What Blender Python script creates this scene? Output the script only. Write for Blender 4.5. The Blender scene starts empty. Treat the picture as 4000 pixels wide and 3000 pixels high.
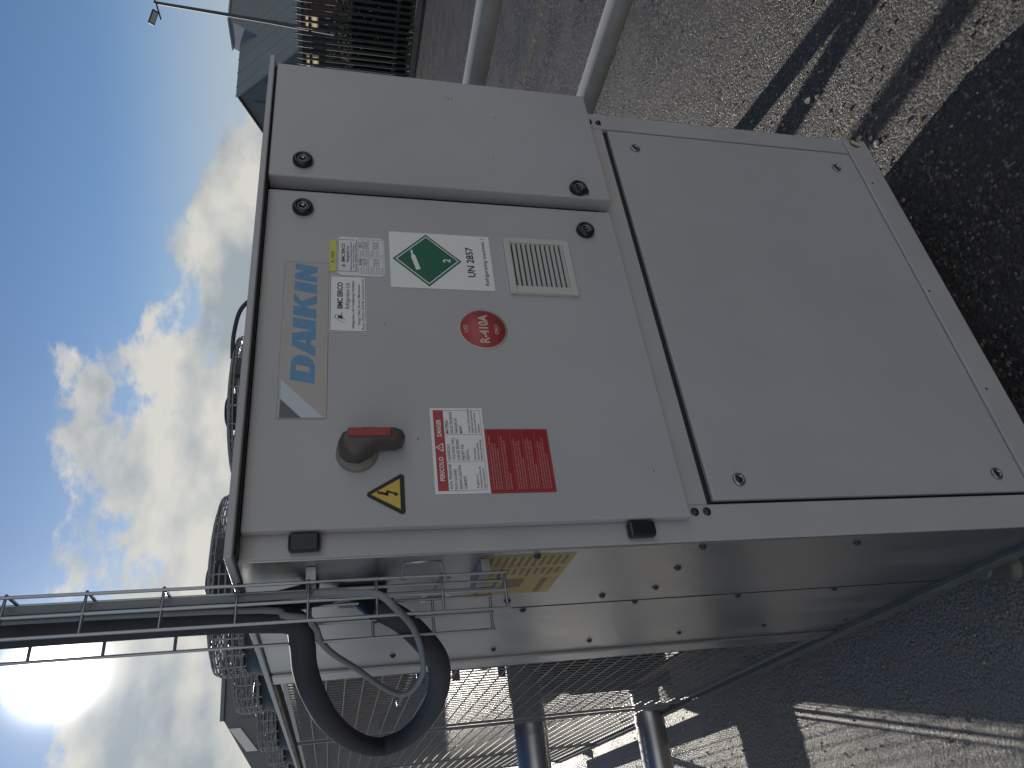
import bpy, bmesh, math, random
from mathutils import Vector, Matrix
random.seed(7)
S = bpy.context.scene
COL = S.collection
rad = math.radians

# ------------------------------------------------------------ camera, sky, sun, exposure
cam_d = bpy.data.cameras.new("camera"); cam = bpy.data.objects.new("camera", cam_d); COL.objects.link(cam)
cam_d.sensor_fit = 'HORIZONTAL'; cam_d.sensor_width = 36.0; cam_d.lens = 25.537
cam_d.clip_start = 0.05; cam_d.clip_end = 3000
RX = Vector((-0.119717, -0.204871, -0.97144)); RY = Vector((-0.840322, 0.541981, -0.010742)); RZ = Vector((0.528702, 0.815037, -0.237042))
m = Matrix.Identity(4)
for i in range(3):
    m[i][0] = RX[i]; m[i][1] = -RY[i]; m[i][2] = -RZ[i]
CP = Vector((-0.41202, -1.14604, 1.59356)); m.translation = CP
cam.matrix_world = m
S.camera = cam
S.render.engine = 'CYCLES'
S.view_settings.view_transform = 'Standard'; S.view_settings.look = 'None'
S.view_settings.gamma = 1; S.view_settings.use_curve_mapping = False
S.view_settings.exposure = 0.0

SUN = Vector((0.219643, 0.92956, 0.296101)).normalized()
SUN_EL = math.asin(SUN.z); SUN_ROT = math.atan2(SUN.x, SUN.y)
W = bpy.data.worlds.new("World"); S.world = W; W.use_nodes = True
def world():
    nt = W.node_tree; N = nt.nodes; L = nt.links; N.clear()
    def n(t, **k):
        x = N.new(t)
        for a, b in k.items(): setattr(x, a, b)
        return x
    def math_(op, a, b=None, c=None, clamp=False):
        x = n('ShaderNodeMath', operation=op, use_clamp=clamp)
        for i, v in enumerate((a, b, c)):
            if v is None: continue
            if isinstance(v, (int, float)): x.inputs[i].default_value = v
            else: L.new(v, x.inputs[i])
        return x.outputs[0]
    out = n('ShaderNodeOutputWorld'); bg = n('ShaderNodeBackground'); bg.inputs[1].default_value = 0.09
    L.new(bg.outputs[0], out.inputs[0])
    tc = n('ShaderNodeTexCoord'); gen = tc.outputs['Generated']
    nrm = n('ShaderNodeVectorMath', operation='NORMALIZE'); L.new(gen, nrm.inputs[0]); d = nrm.outputs[0]
    sky = n('ShaderNodeTexSky', sky_type='NISHITA'); sky.sun_disc = False
    sky.sun_elevation = SUN_EL; sky.sun_rotation = SUN_ROT; sky.air_density = 1.0; sky.dust_density = 0.1; sky.ozone_density = 1.6
    L.new(d, sky.inputs[0])
    sep = n('ShaderNodeSeparateXYZ'); L.new(d, sep.inputs[0]); z = sep.outputs[2]
    dot = n('ShaderNodeVectorMath', operation='DOT_PRODUCT'); L.new(d, dot.inputs[0]); dot.inputs[1].default_value = SUN
    sd = math_('MAXIMUM', dot.outputs['Value'], 0.0)
    # clouds
    mp = n('ShaderNodeMapping'); L.new(d, mp.inputs[0]); mp.inputs[3].default_value = (1, 1, 1.7); mp.inputs[1].default_value = (3.1, 1.4, 0.35)
    n1 = n('ShaderNodeTexNoise'); L.new(mp.outputs[0], n1.inputs[0]); n1.inputs['Scale'].default_value = 4.2; n1.inputs['Detail'].default_value = 9; n1.inputs['Roughness'].default_value = 0.60
    n2 = n('ShaderNodeTexNoise'); L.new(mp.outputs[0], n2.inputs[0]); n2.inputs['Scale'].default_value = 9; n2.inputs['Detail'].default_value = 6; n2.inputs['Roughness'].default_value = 0.5
    n3 = n('ShaderNodeTexNoise'); L.new(mp.outputs[0], n3.inputs[0]); n3.inputs['Scale'].default_value = 2.2; n3.inputs['Detail'].default_value = 3
    # the bank of cumulus stands lower away from the sun
    top = math_('MAXIMUM', math_('MULTIPLY_ADD', sd, 1.1, -0.82), -0.02)
    back = math_('MULTIPLY_ADD', dot.outputs['Value'], -1.1, 0.30)      # unseen cumulus added away from the sun to light the cabinet front
    top = math_('MAXIMUM', top, math_('MINIMUM', back, 0.55))
    dz = math_('SUBTRACT', top, z)
    dens = math_('ADD', math_('MULTIPLY', dz, 2.1), math_('MULTIPLY', math_('SUBTRACT', n1.outputs[0], 0.45), 1.5))
    mr = n('ShaderNodeMapRange', interpolation_type='SMOOTHSTEP'); L.new(dens, mr.inputs[0]); mr.inputs[1].default_value = 0.0; mr.inputs[2].default_value = 0.11
    mask = math_('MULTIPLY', mr.outputs[0], 0.93)
    # thin veil
    v = n('ShaderNodeMapRange', interpolation_type='SMOOTHSTEP'); L.new(math_('ADD', n3.outputs[0], math_('MULTIPLY', z, -0.55)), v.inputs[0])
    v.inputs[1].default_value = 0.30; v.inputs[2].default_value = 0.62; v.inputs[4].default_value = 0.28
    cr = n('ShaderNodeMapRange'); L.new(n2.outputs[0], cr.inputs[0]); cr.inputs[1].default_value = 0.36; cr.inputs[2].default_value = 0.62
    mc = n('ShaderNodeMix', data_type='RGBA'); L.new(cr.outputs[0], mc.inputs[0])
    mc.inputs[6].default_value = (3.7, 4.2, 4.6, 1); mc.inputs[7].default_value = (7.6, 7.4, 6.7, 1)
    # unseen cumulus opposite the sun is made brighter to fill the shaded front
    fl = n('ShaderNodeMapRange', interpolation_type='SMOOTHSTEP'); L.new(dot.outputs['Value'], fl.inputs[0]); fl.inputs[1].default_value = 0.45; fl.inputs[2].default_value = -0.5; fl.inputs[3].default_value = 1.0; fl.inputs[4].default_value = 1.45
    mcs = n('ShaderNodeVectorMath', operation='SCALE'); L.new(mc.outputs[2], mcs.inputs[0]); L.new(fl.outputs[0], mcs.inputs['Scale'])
    hz = n('ShaderNodeMapRange', interpolation_type='SMOOTHSTEP'); L.new(z, hz.inputs[0]); hz.inputs[1].default_value = 0.27; hz.inputs[2].default_value = 0.06; hz.inputs[3].default_value = 0.0; hz.inputs[4].default_value = 0.8
    vv = math_('MAXIMUM', v.outputs[0], hz.outputs[0])
    m0 = n('ShaderNodeMix', data_type='RGBA'); L.new(vv, m0.inputs[0])
    tint = n('ShaderNodeMix', data_type='RGBA', blend_type='MULTIPLY'); tint.inputs[0].default_value = 1; L.new(sky.outputs[0], tint.inputs[6]); tint.inputs[7].default_value = (0.62, 0.74, 0.92, 1)
    L.new(tint.outputs[2], m0.inputs[6]); m0.inputs[7].default_value = (5.2, 5.6, 6.0, 1)
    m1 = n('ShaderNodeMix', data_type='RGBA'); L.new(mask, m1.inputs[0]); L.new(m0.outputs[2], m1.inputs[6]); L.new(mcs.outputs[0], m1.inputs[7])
    # bright air round the sun, seen through thin cloud
    g1 = math_('MULTIPLY', math_('POWER', sd, 2200.0), 120.0)
    g2 = math_('MULTIPLY', math_('POWER', sd, 260.0), 1.8)
    g3 = math_('MULTIPLY', math_('POWER', sd, 9.0), 0.35)
    g = math_('ADD', math_('ADD', g1, g2), g3)
    gc = n('ShaderNodeMix', data_type='RGBA', blend_type='MULTIPLY'); gc.inputs[0].default_value = 1
    comb = n('ShaderNodeCombineXYZ'); [L.new(g, comb.inputs[i]) for i in range(3)]
    L.new(comb.outputs[0], gc.inputs[6]); gc.inputs[7].default_value = (1.0, 0.985, 0.93, 1)
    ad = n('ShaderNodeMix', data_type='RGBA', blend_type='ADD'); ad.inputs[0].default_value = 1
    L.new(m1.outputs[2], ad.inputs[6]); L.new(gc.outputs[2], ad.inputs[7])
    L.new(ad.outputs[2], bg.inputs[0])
world()
sun_d = bpy.data.lights.new("sun", 'SUN'); sun_d.energy = 5.0; sun_d.angle = rad(0.5); sun_d.color = (1.0, 0.93, 0.82)
sun = bpy.data.objects.new("sun", sun_d); COL.objects.link(sun)
sun.rotation_euler = (-SUN).to_track_quat('-Z', 'Y').to_euler()

# ------------------------------------------------------------ materials
MATS = {}
def mat(name, col, rough=0.6, metal=0.0, var=0.0, vscale=6.0, bump=0.0, bscale=60.0, spec=0.5, vcol=None, stretch=(1, 1, 1), detail=6, coat=0.0, aniso=0.0, rvar=0.0):
    if name in MATS: return MATS[name]
    M = bpy.data.materials.new(name); M.use_nodes = True; nt = M.node_tree; N = nt.nodes; L = nt.links
    b = N['Principled BSDF']; b.inputs['Base Color'].default_value = (*col, 1); b.inputs['Roughness'].default_value = rough
    b.inputs['Metallic'].default_value = metal; b.inputs['Specular IOR Level'].default_value = spec
    if coat: b.inputs['Coat Weight'].default_value = coat
    if aniso: b.inputs['Anisotropic'].default_value = aniso
    tc = N.new('ShaderNodeTexCoord'); mp = N.new('ShaderNodeMapping'); L.new(tc.outputs['Object'], mp.inputs[0]); mp.inputs[3].default_value = stretch
    if var or vcol or rvar:
        n = N.new('ShaderNodeTexNoise'); L.new(mp.outputs[0], n.inputs[0]); n.inputs['Scale'].default_value = vscale; n.inputs['Detail'].default_value = detail; n.inputs['Roughness'].default_value = 0.62
        r = N.new('ShaderNodeMapRange'); L.new(n.outputs[0], r.inputs[0]); r.inputs[1].default_value = 0.32; r.inputs[2].default_value = 0.68
        x = N.new('ShaderNodeMix'); x.data_type = 'RGBA'; L.new(r.outputs[0], x.inputs[0])
        c2 = vcol if vcol else tuple(c * (1 - var) for c in col)
        x.inputs[6].default_value = (*c2, 1); x.inputs[7].default_value = (*[min(1, c * (1 + (0 if vcol else var * 0.5))) for c in col], 1)
        L.new(x.outputs[2], b.inputs['Base Color'])
        if rvar:
            rr = N.new('ShaderNodeMapRange'); L.new(n.outputs[0], rr.inputs[0]); rr.inputs[1].default_value = .3; rr.inputs[2].default_value = .7
            rr.inputs[3].default_value = rough - rvar; rr.inputs[4].default_value = rough + rvar; L.new(rr.outputs[0], b.inputs['Roughness'])
    if bump:
        n = N.new('ShaderNodeTexNoise'); L.new(mp.outputs[0], n.inputs[0]); n.inputs['Scale'].default_value = bscale; n.inputs['Detail'].default_value = 4
        bp = N.new('ShaderNodeBump'); bp.inputs['Strength'].default_value = bump; bp.inputs['Distance'].default_value = 0.01
        L.new(n.outputs[0], bp.inputs['Height']); L.new(bp.outputs[0], b.inputs['Normal'])
    MATS[name] = M
    return M
PANEL = mat('cream_powder_coat', (0.445, 0.440, 0.462), 0.42, var=0.07, vscale=2.2, bump=0.05, bscale=420)
PANEL2 = mat('cream_powder_coat_rail', (0.45, 0.44, 0.45), 0.45, var=0.08, vscale=5, bump=0.05, bscale=400)
GASKET = mat('black_rubber', (0.018, 0.019, 0.022), 0.6)
BLACKP = mat('black_plastic', (0.012, 0.013, 0.016), 0.32)
STEEL = mat('brushed_stainless', (0.37, 0.368, 0.37), 0.36, metal=0.95, var=0.15, vscale=3.0, stretch=(1, 3, .8), bump=0.35, bscale=1.6, rvar=0.07)
GALV = mat('galvanised_steel', (0.42, 0.43, 0.43), 0.38, metal=0.75, var=0.3, vscale=14, bump=0.05, bscale=60)
GALVP = mat('galvanised_barrier', (0.40, 0.40, 0.38), 0.55, metal=0.15, var=0.18, vscale=9, bump=0.06, bscale=150)
WIRE = mat('dull_wire', (0.30, 0.30, 0.30), 0.45, metal=0.35, var=.2, vscale=30)
TRAYW = mat('zinc_wire', (0.34, 0.35, 0.37), 0.35, metal=0.85)
ZINC = mat('zinc_screw', (0.30, 0.32, 0.36), 0.3, metal=0.9)
DARKB = mat('dark_bolt', (0.05, 0.052, 0.06), 0.4, metal=0.6)
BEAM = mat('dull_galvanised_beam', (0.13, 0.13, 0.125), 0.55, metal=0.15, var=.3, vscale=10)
HOSE = mat('grey_conduit', (0.04, 0.044, 0.05), 0.75, var=.15, vscale=20)
CABLE = mat('light_grey_cable', (0.24, 0.26, 0.275), 0.7, var=.1)
COIL = mat('coil_fins', (0.09, 0.09, 0.092), 0.55, metal=0.3, var=0.35, vscale=22, stretch=(1, 5, 1), bump=.3, bscale=240)
DARK = mat('dark_machinery', (0.03, 0.03, 0.032), 0.5, var=0.4, vscale=9)
COPPER = mat('dull_copper', (0.20, 0.09, 0.05), 0.4, metal=0.7)
PIPEM = mat('aluminium_cladding', (0.50, 0.505, 0.51), 0.30, metal=0.95, var=0.08, vscale=6, bump=.02, bscale=30)
WHITE = mat('white_vinyl', (0.84, 0.84, 0.84), 0.4, var=.03)
OFFW = mat('white_paper', (0.74, 0.75, 0.78), 0.5, var=.05, vscale=30)
INK = mat('black_ink', (0.02, 0.02, 0.024), 0.5)
GREYINK = mat('grey_ink', (0.12, 0.12, 0.13), 0.5)
GREENP = mat('green_print', (0.012, 0.135, 0.075), 0.4, var=.06)
TEAL = mat('dark_teal_print', (0.02, 0.06, 0.06), 0.4)
REDP = mat('red_print', (0.45, 0.065, 0.075), 0.42, var=.08, vscale=20)
REDP2 = mat('crimson_print', (0.34, 0.018, 0.03), 0.42, var=.1, vscale=20)
REDLINE = mat('pale_red_print', (0.48, 0.16, 0.15), 0.5)
YELP = mat('yellow_print', (0.66, 0.46, 0.08), 0.42, var=.05)
LEMON = mat('lemon_label', (0.62, 0.60, 0.12), 0.5, var=.05)
CREAM = mat('cream_vinyl', (0.60, 0.53, 0.42), 0.45)
BLUEP = mat('faded_blue_print', (0.12, 0.29, 0.50), 0.4, var=.06, vscale=40)
FILM = mat('clear_film_backing', (0.44, 0.415, 0.405), 0.34, var=.05, vscale=12)
LOGOL = mat('light_grey_print', (0.55, 0.60, 0.66), 0.4); LOGOD = mat('mid_grey_print', (0.115, 0.125, 0.14), 0.4)
SWRED = mat('faded_red_plastic', (0.33, 0.05, 0.05), 0.4, var=.1, vscale=40)
SWGREY = mat('warm_grey_plastic', (0.085, 0.075, 0.072), 0.42, var=.15, vscale=40)
SWBASE = mat('olive_grey_plastic', (0.22, 0.21, 0.18), 0.5, var=.1, vscale=30)
VENT = mat('vent_plastic', (0.56, 0.55, 0.52), 0.4, var=.05, vscale=12)

# ------------------------------------------------------------ mesh helpers
class MB:
    def __init__(s): s.v = []; s.f = []; s.mi = []; s.m = []; s.sm = []
    def mid(s, m):
        if m not in s.m: s.m.append(m)
        return s.m.index(m)
    def add(s, vs, fs, m, smooth=False):
        o = len(s.v); s.v += [tuple(v) for v in vs]; k = s.mid(m)
        for f in fs: s.f.append([o + i for i in f]); s.mi.append(k); s.sm.append(smooth)
        return s
    def box(s, x0, x1, y0, y1, z0, z1, m, bev=0.0):
        if x0 > x1: x0, x1 = x1, x0
        if y0 > y1: y0, y1 = y1, y0
        if z0 > z1: z0, z1 = z1, z0
        if bev > 0:
            b = min(bev, (x1-x0)*.45, (y1-y0)*.45, (z1-z0)*.45)
            bm = bmesh.new(); bmesh.ops.create_cube(bm, size=1)
            for v in bm.verts: v.co = Vector(((x0+x1)/2 + v.co.x*(x1-x0), (y0+y1)/2 + v.co.y*(y1-y0), (z0+z1)/2 + v.co.z*(z1-z0)))
            bmesh.ops.bevel(bm, geom=bm.edges[:], offset=b, segments=2, affect='EDGES', profile=0.5)
            bm.verts.index_update()
            s.add([v.co[:] for v in bm.verts], [[v.index for v in f.verts] for f in bm.faces], m, False); bm.free()
            return s
        vs = [(x, y, z) for x in (x0, x1) for y in (y0, y1) for z in (z0, z1)]
        return s.add(vs, [(0, 1, 3, 2), (4, 6, 7, 5), (0, 4, 5, 1), (2, 3, 7, 6), (0, 2, 6, 4), (1, 5, 7, 3)], m)
    def cyl(s, p, q, r, m, n=16, r2=None, caps=True):
        p = Vector(p); q = Vector(q); d = (q - p).normalized(); a = d.orthogonal().normalized(); b = d.cross(a); r2 = r if r2 is None else r2
        vs = []; 
        for c, R in ((p, r), (q, r2)):
            for i in range(n):
                t = 2 * math.pi * i / n; vs.append(c + (a * math.cos(t) + b * math.sin(t)) * R)
        s.add(vs, [(i, (i+1) % n, n + (i+1) % n, n + i) for i in range(n)], m, True)
        if caps: s.add(vs, [tuple(range(n))[::-1], tuple(range(n, 2*n))], m)
        return s
    def tube(s, pts, r, m, n=8, caps=True):
        pts = [Vector(p) for p in pts]; rings = []; a = None; vs = []
        for i, p in enumerate(pts):
            d = ((pts[min(i+1, len(pts)-1)] - pts[max(i-1, 0)])).normalized()
            a = d.orthogonal().normalized() if a is None else (a - d * a.dot(d)).normalized()
            b = d.cross(a)
            for k in range(n):
                t = 2 * math.pi * k / n; vs.append(p + (a * math.cos(t) + b * math.sin(t)) * r)
        fs = [(i*n+k, i*n+(k+1) % n, (i+1)*n+(k+1) % n, (i+1)*n+k) for i in range(len(pts)-1) for k in range(n)]
        s.add(vs, fs, m, True)
        if caps: s.add(vs, [tuple(range(n))[::-1], tuple(range(len(vs)-n, len(vs)))], m)
        return s
    def lathe(s, c, ax, prof, m, n=24):
        c = Vector(c); ax = Vector(ax).normalized(); a = ax.orthogonal().normalized(); b = ax.cross(a); vs = []
        for h, r in prof:
            for k in range(n):
                t = 2 * math.pi * k / n; vs.append(c + ax * h + (a * math.cos(t) + b * math.sin(t)) * max(r, 1e-5))
        fs = [(i*n+k, i*n+(k+1) % n, (i+1)*n+(k+1) % n, (i+1)*n+k) for i in range(len(prof)-1) for k in range(n)]
        return s.add(vs, fs, m, True)
    def prism(s, pts, off, m):      # planar polygon pushed along a vector
        pts = [Vector(p) for p in pts]; off = Vector(off); n = len(pts)
        return s.add(pts + [p + off for p in pts], [tuple(range(n)), tuple(range(2*n-1, n-1, -1))] + [(i, i+n, (i+1) % n + n, (i+1) % n) for i in range(n)], m)
    def build(s, name, parent=None, loc=None):
        me = bpy.data.meshes.new(name); me.from_pydata(s.v, [], s.f)
        for k in s.m: me.materials.append(k)
        me.polygons.foreach_set('material_index', s.mi); me.polygons.foreach_set('use_smooth', s.sm)
        bm = bmesh.new(); bm.from_mesh(me)
        if not getattr(s, 'keep', False): bmesh.ops.recalc_face_normals(bm, faces=bm.faces)
        bm.to_mesh(me); bm.free(); me.update()
        o = bpy.data.objects.new(name, me); COL.objects.link(o)
        if parent: o.parent = parent
        if loc is not None: o.location = loc
        return o
def empty(name, loc=(0, 0, 0)):
    o = bpy.data.objects.new(name, None); COL.objects.link(o); o.location = loc; o.empty_display_size = .1; return o
def tag(o, label=None, cat=None, group=None, kind=None):
    if label: o['label'] = label
    if cat: o['category'] = cat
    if group: o['group'] = group
    if kind: o['kind'] = kind
    return o
def copy_tree(o, parent=None):
    c = o.copy(); COL.objects.link(c)
    if parent: c.parent = parent
    for ch in [x for x in o.children]: copy_tree(ch, c)
    return c
def smooth_path(pts, k=5):
    P = [Vector(p) for p in pts]; out = []
    for i in range(len(P)-1):
        a = P[max(i-1, 0)]; b = P[i]; c = P[i+1]; d = P[min(i+2, len(P)-1)]
        for j in range(k):
            t = j / k; out.append(0.5 * ((2*b) + (c-a)*t + (2*a-5*b+4*c-d)*t*t + (3*b-a-3*c+d)*t**3))
    out.append(P[-1]); return out
_fc = {}
def glyphs(txt, bold=0.0, shear=0.0):
    key = (txt, bold, shear)
    if key in _fc: return _fc[key]
    cu = bpy.data.curves.new('t', 'FONT'); cu.body = txt; cu.size = 1; cu.offset = bold; cu.shear = shear; cu.resolution_u = 3; cu.fill_mode = 'FRONT'
    ob = bpy.data.objects.new('t', cu); COL.objects.link(ob)
    dg = bpy.context.evaluated_depsgraph_get(); me = bpy.data.meshes.new_from_object(ob.evaluated_get(dg))
    vs = [(v.co.x, v.co.y) for v in me.vertices]; fs = [tuple(p.vertices) for p in me.polygons]
    bpy.data.objects.remove(ob); bpy.data.curves.remove(cu); bpy.data.meshes.remove(me)
    _fc[key] = (vs, fs); return vs, fs
def text(mb, txt, x0, z0, h, y, m, width=None, bold=0.01, shear=0.0, right=None, ref=None):
    """text on the front of the cabinet: left edge x0, base line z0, capital height h; width squeezes it"""
    vs, fs = glyphs(txt, bold, shear)
    if not vs: return
    ax = min(v[0] for v in vs); bx = max(v[0] for v in vs); sc = h / 0.70
    wx = sc if width is None else width / (bx - ax)
    mb.add([(x0 + (v[0]-ax)*wx, y, z0 + v[1]*sc) for v in vs], [f for f in fs], m)
def quad(mb, x0, x1, z0, z1, y, m): mb.add([(x0, y, z0), (x1, y, z0), (x1, y, z1), (x0, y, z1)], [(0, 1, 2, 3)], m)
def poly(mb, pts, y, m): mb.add([(a, y, b) for a, b in pts], [tuple(range(len(pts)))], m)
def frame2(mb, x0, x1, z0, z1, t, y, m):
    quad(mb, x0, x1, z0, z0+t, y, m); quad(mb, x0, x1, z1-t, z1, y, m); quad(mb, x0, x0+t, z0+t, z1-t, y, m); quad(mb, x1-t, x1, z0+t, z1-t, y, m)

# ------------------------------------------------------------ ground
def ground():
    M = bpy.data.materials.new('asphalt'); M.use_nodes = True; nt = M.node_tree; N = nt.nodes; L = nt.links; b = N['Principled BSDF']
    tc = N.new('ShaderNodeTexCoord'); O = tc.outputs['Object']
    def noise(sc, det=5, st=None, ro=.6):
        n = N.new('ShaderNodeTexNoise'); n.inputs['Scale'].default_value = sc; n.inputs['Detail'].default_value = det; n.inputs['Roughness'].default_value = ro
        if st:
            mp = N.new('ShaderNodeMapping'); mp.inputs[3].default_value = st; L.new(O, mp.inputs[0]); L.new(mp.outputs[0], n.inputs[0])
        else: L.new(O, n.inputs[0])
        return n.outputs[0]
    def rng(v, a, b_, c=0, d=1):
        r = N.new('ShaderNodeMapRange'); L.new(v, r.inputs[0]); r.inputs[1].default_value = a; r.inputs[2].default_value = b_; r.inputs[3].default_value = c; r.inputs[4].default_value = d; return r.outputs[0]
    def mix(f, a, b_):
        x = N.new('ShaderNodeMix'); x.data_type = 'RGBA'
        L.new(f, x.inputs[0])
        for i, v in ((6, a), (7, b_)):
            if isinstance(v, tuple): x.inputs[i].default_value = (*v, 1)
            else: L.new(v, x.inputs[i])
        return x.outputs[2]
    # stones in the binder: every cell its own colour and height
    vo = N.new('ShaderNodeTexVoronoi'); vo.inputs['Scale'].default_value = 120; L.new(O, vo.inputs[0])
    v2 = N.new('ShaderNodeTexVoronoi'); v2.inputs['Scale'].default_value = 48; v2.inputs['Randomness'].default_value = 1; L.new(O, v2.inputs[0])
    vs_ = N.new('ShaderNodeSeparateColor'); L.new(vo.outputs['Color'], vs_.inputs[0]); v2s = N.new('ShaderNodeSeparateColor'); L.new(v2.outputs['Color'], v2s.inputs[0])
    c = mix(rng(noise(260, 3), .35, .65), (0.014, 0.013, 0.0135), (0.040, 0.036, 0.034))
    c = mix(rng(vs_.outputs[0], .55, 1.0, 0, .85), c, (0.098, 0.090, 0.084))
    c = mix(rng(vs_.outputs[1], .93, .97, 0, .9), c, (0.30, 0.26, 0.21))
    c = mix(rng(vs_.outputs[2], .95, .98, 0, .8), c, (0.20, 0.10, 0.06))
    c = mix(rng(noise(0.8, 6), .45, .75, 0, .5), c, (0.07, 0.062, 0.055))
    c = mix(rng(noise(1.0, 7, (2.6, .16, 1)), .52, .72, 0, .5), c, (0.085, 0.076, 0.068))
    c = mix(rng(noise(5, 6), .60, .72, 0, .5), c, (0.018, 0.018, 0.018))
    # left ground made paler and smoother, its sunlit brightness put into the colour
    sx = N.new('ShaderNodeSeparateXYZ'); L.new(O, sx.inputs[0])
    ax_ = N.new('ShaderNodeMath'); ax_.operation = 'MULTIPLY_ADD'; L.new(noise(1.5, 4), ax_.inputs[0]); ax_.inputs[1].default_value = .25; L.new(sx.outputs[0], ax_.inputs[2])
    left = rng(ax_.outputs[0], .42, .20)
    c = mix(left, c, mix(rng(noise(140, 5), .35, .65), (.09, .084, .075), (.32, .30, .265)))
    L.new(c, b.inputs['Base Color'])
    rr = mix(rng(vs_.outputs[1], .2, .8), (.22, .22, .22), (.62, .62, .62))
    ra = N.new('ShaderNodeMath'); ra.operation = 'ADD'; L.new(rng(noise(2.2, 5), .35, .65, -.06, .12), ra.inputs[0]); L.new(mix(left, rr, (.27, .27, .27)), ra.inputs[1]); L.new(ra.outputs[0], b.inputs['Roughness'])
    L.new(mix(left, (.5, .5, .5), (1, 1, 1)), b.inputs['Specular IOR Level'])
    def ma(op, x, y_, z_=None):
        q = N.new('ShaderNodeMath'); q.operation = op
        for i, vv in enumerate((x, y_, z_)):
            if vv is None: continue
            if isinstance(vv, (int, float)): q.inputs[i].default_value = vv
            else: L.new(vv, q.inputs[i])
        return q.outputs[0]
    h = ma('MULTIPLY_ADD', vo.outputs['Distance'], -1.0, noise(420, 3))
    h = ma('ADD', h, ma('MULTIPLY', rng(v2s.outputs[0], .6, 1.0), ma('SUBTRACT', .9, ma('MULTIPLY', v2.outputs['Distance'], 1.3))))
    bp = N.new('ShaderNodeBump'); bp.inputs['Strength'].default_value = 0.7; bp.inputs['Distance'].default_value = 0.006
    L.new(h, bp.inputs['Height']); L.new(bp.outputs[0], b.inputs['Normal'])
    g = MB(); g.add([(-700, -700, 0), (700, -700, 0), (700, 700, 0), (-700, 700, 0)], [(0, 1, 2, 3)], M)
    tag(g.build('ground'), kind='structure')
    # worn yellow bay line
    YL = bpy.data.materials.new('worn_yellow_paint'); YL.use_nodes = True; nt = YL.node_tree; N = nt.nodes; L = nt.links
    b = N['Principled BSDF']; b.inputs['Base Color'].default_value = (0.24, 0.20, 0.06, 1); b.inputs['Roughness'].default_value = .6
    tr = N.new('ShaderNodeBsdfTransparent'); mx = N.new('ShaderNodeMixShader'); tc = N.new('ShaderNodeTexCoord')
    n = N.new('ShaderNodeTexNoise'); n.inputs['Scale'].default_value = 22; n.inputs['Detail'].default_value = 8; n.inputs['Roughness'].default_value = .75; L.new(tc.outputs['Object'], n.inputs[0])
    r = N.new('ShaderNodeMapRange'); L.new(n.outputs[0], r.inputs[0]); r.inputs[1].default_value = .5; r.inputs[2].default_value = .6
    L.new(r.outputs[0], mx.inputs[0]); L.new(tr.outputs[0], mx.inputs[1]); L.new(b.outputs[0], mx.inputs[2]); L.new(mx.outputs[0], N['Material Output'].inputs[0])
    g = MB(); g.add([(5.13, -4, .004), (5.24, -4, .004), (5.22, 7, .004), (5.11, 7, .004)], [(0, 1, 2, 3)], YL)
    tag(g.build('bay_line'), kind='structure')
    # raised verge that carries the fence
    KB = mat('concrete_kerb', (0.15, 0.125, 0.105), .8, var=.35, vscale=8, bump=.4, bscale=60)
    SO = mat('dark_soil', (0.035, 0.03, 0.022), .9, var=.4, vscale=5, bump=.6, bscale=30)
    g = MB(); g.prism([(12.86, -6, 0), (13.02, -6, 0), (14.9, 26, 0), (14.74, 26, 0)], (0, 0, .10), KB); tag(g.build('kerb'), kind='structure')
    g = MB(); g.prism([(13.03, -6, 0), (60, -6, 0), (60, 26, 0), (14.91, 26, 0)], (0, 0, .06), SO); tag(g.build('verge'), kind='structure')
ground()

# loose stones lying on the tarmac
STN = mat('pale_stone', (0.40, 0.37, 0.33), .7, var=.4, vscale=40); STN2 = mat('tan_stone', (0.30, 0.20, 0.12), .7, var=.3, vscale=40); STN3 = mat('grey_stone', (0.16, 0.15, 0.14), .75, var=.3, vscale=40)
def stone(mb, x, y, r, m, z=0.0):
    R = random.random; a = R()*6.28; ex = .7+.8*R(); vs = []
    for k in range(6):
        t = k/6*6.28; rr = r*(.75+.4*R()); px = math.cos(t)*rr*ex; py = math.sin(t)*rr
        vs.append((x + px*math.cos(a)-py*math.sin(a), y + px*math.sin(a)+py*math.cos(a), z + r*.15))
    for k in range(6):
        vx, vy, _ = vs[k]; vs.append((x+(vx-x)*.62, y+(vy-y)*.62, z + r*(.8+.3*R())))
    mb.add(vs, [(k, (k+1) % 6, 6+(k+1) % 6, 6+k) for k in range(6)] + [tuple(range(6, 12))], m)
def gravel():
    g = MB()
    for i in range(5200):
        x = random.uniform(.9, 4.2); y = random.uniform(-1.2, 3.0)
        if random.random() > math.exp(-((x-1.2)/1.7)**2): continue
        stone(g, x, y, random.choice([.0022, .003, .0035, .0045, .006]) * random.uniform(.8, 1.25), random.choice([STN, STN3, STN3, STN3, STN2, STN3]))
    for i in range(2200):
        x = random.uniform(-1.6, .3); y = random.uniform(-.2, 3.2)
        stone(g, x, y, random.choice([.002, .003, .004]) * random.uniform(.8, 1.3), random.choice([STN, STN3, STN3, STN2]))
    tag(g.build('loose_gravel'), kind='stuff')
    def one(x, y, r, m, lab):
        o = MB(); stone(o, 0, 0, r, m); q = o.build('pebble', loc=(x, y, 0)); tag(q, lab, 'stone'); return q
    one(1.63, .17, .013, mat('white_pebble', (.75, .72, .66), .6), 'white pebble lying in the sunlit strip between the two rail shadows')
    one(1.60, .13, .010, STN, 'grey pebble just beside the white pebble on the tarmac')
    one(1.235, .03, .009, STN, 'pale pebble touching the right end of the cabinet base rail')
    one(1.31, .07, .010, STN, 'elongated pale pebble a little beyond the cabinet corner')
gravel()

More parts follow.
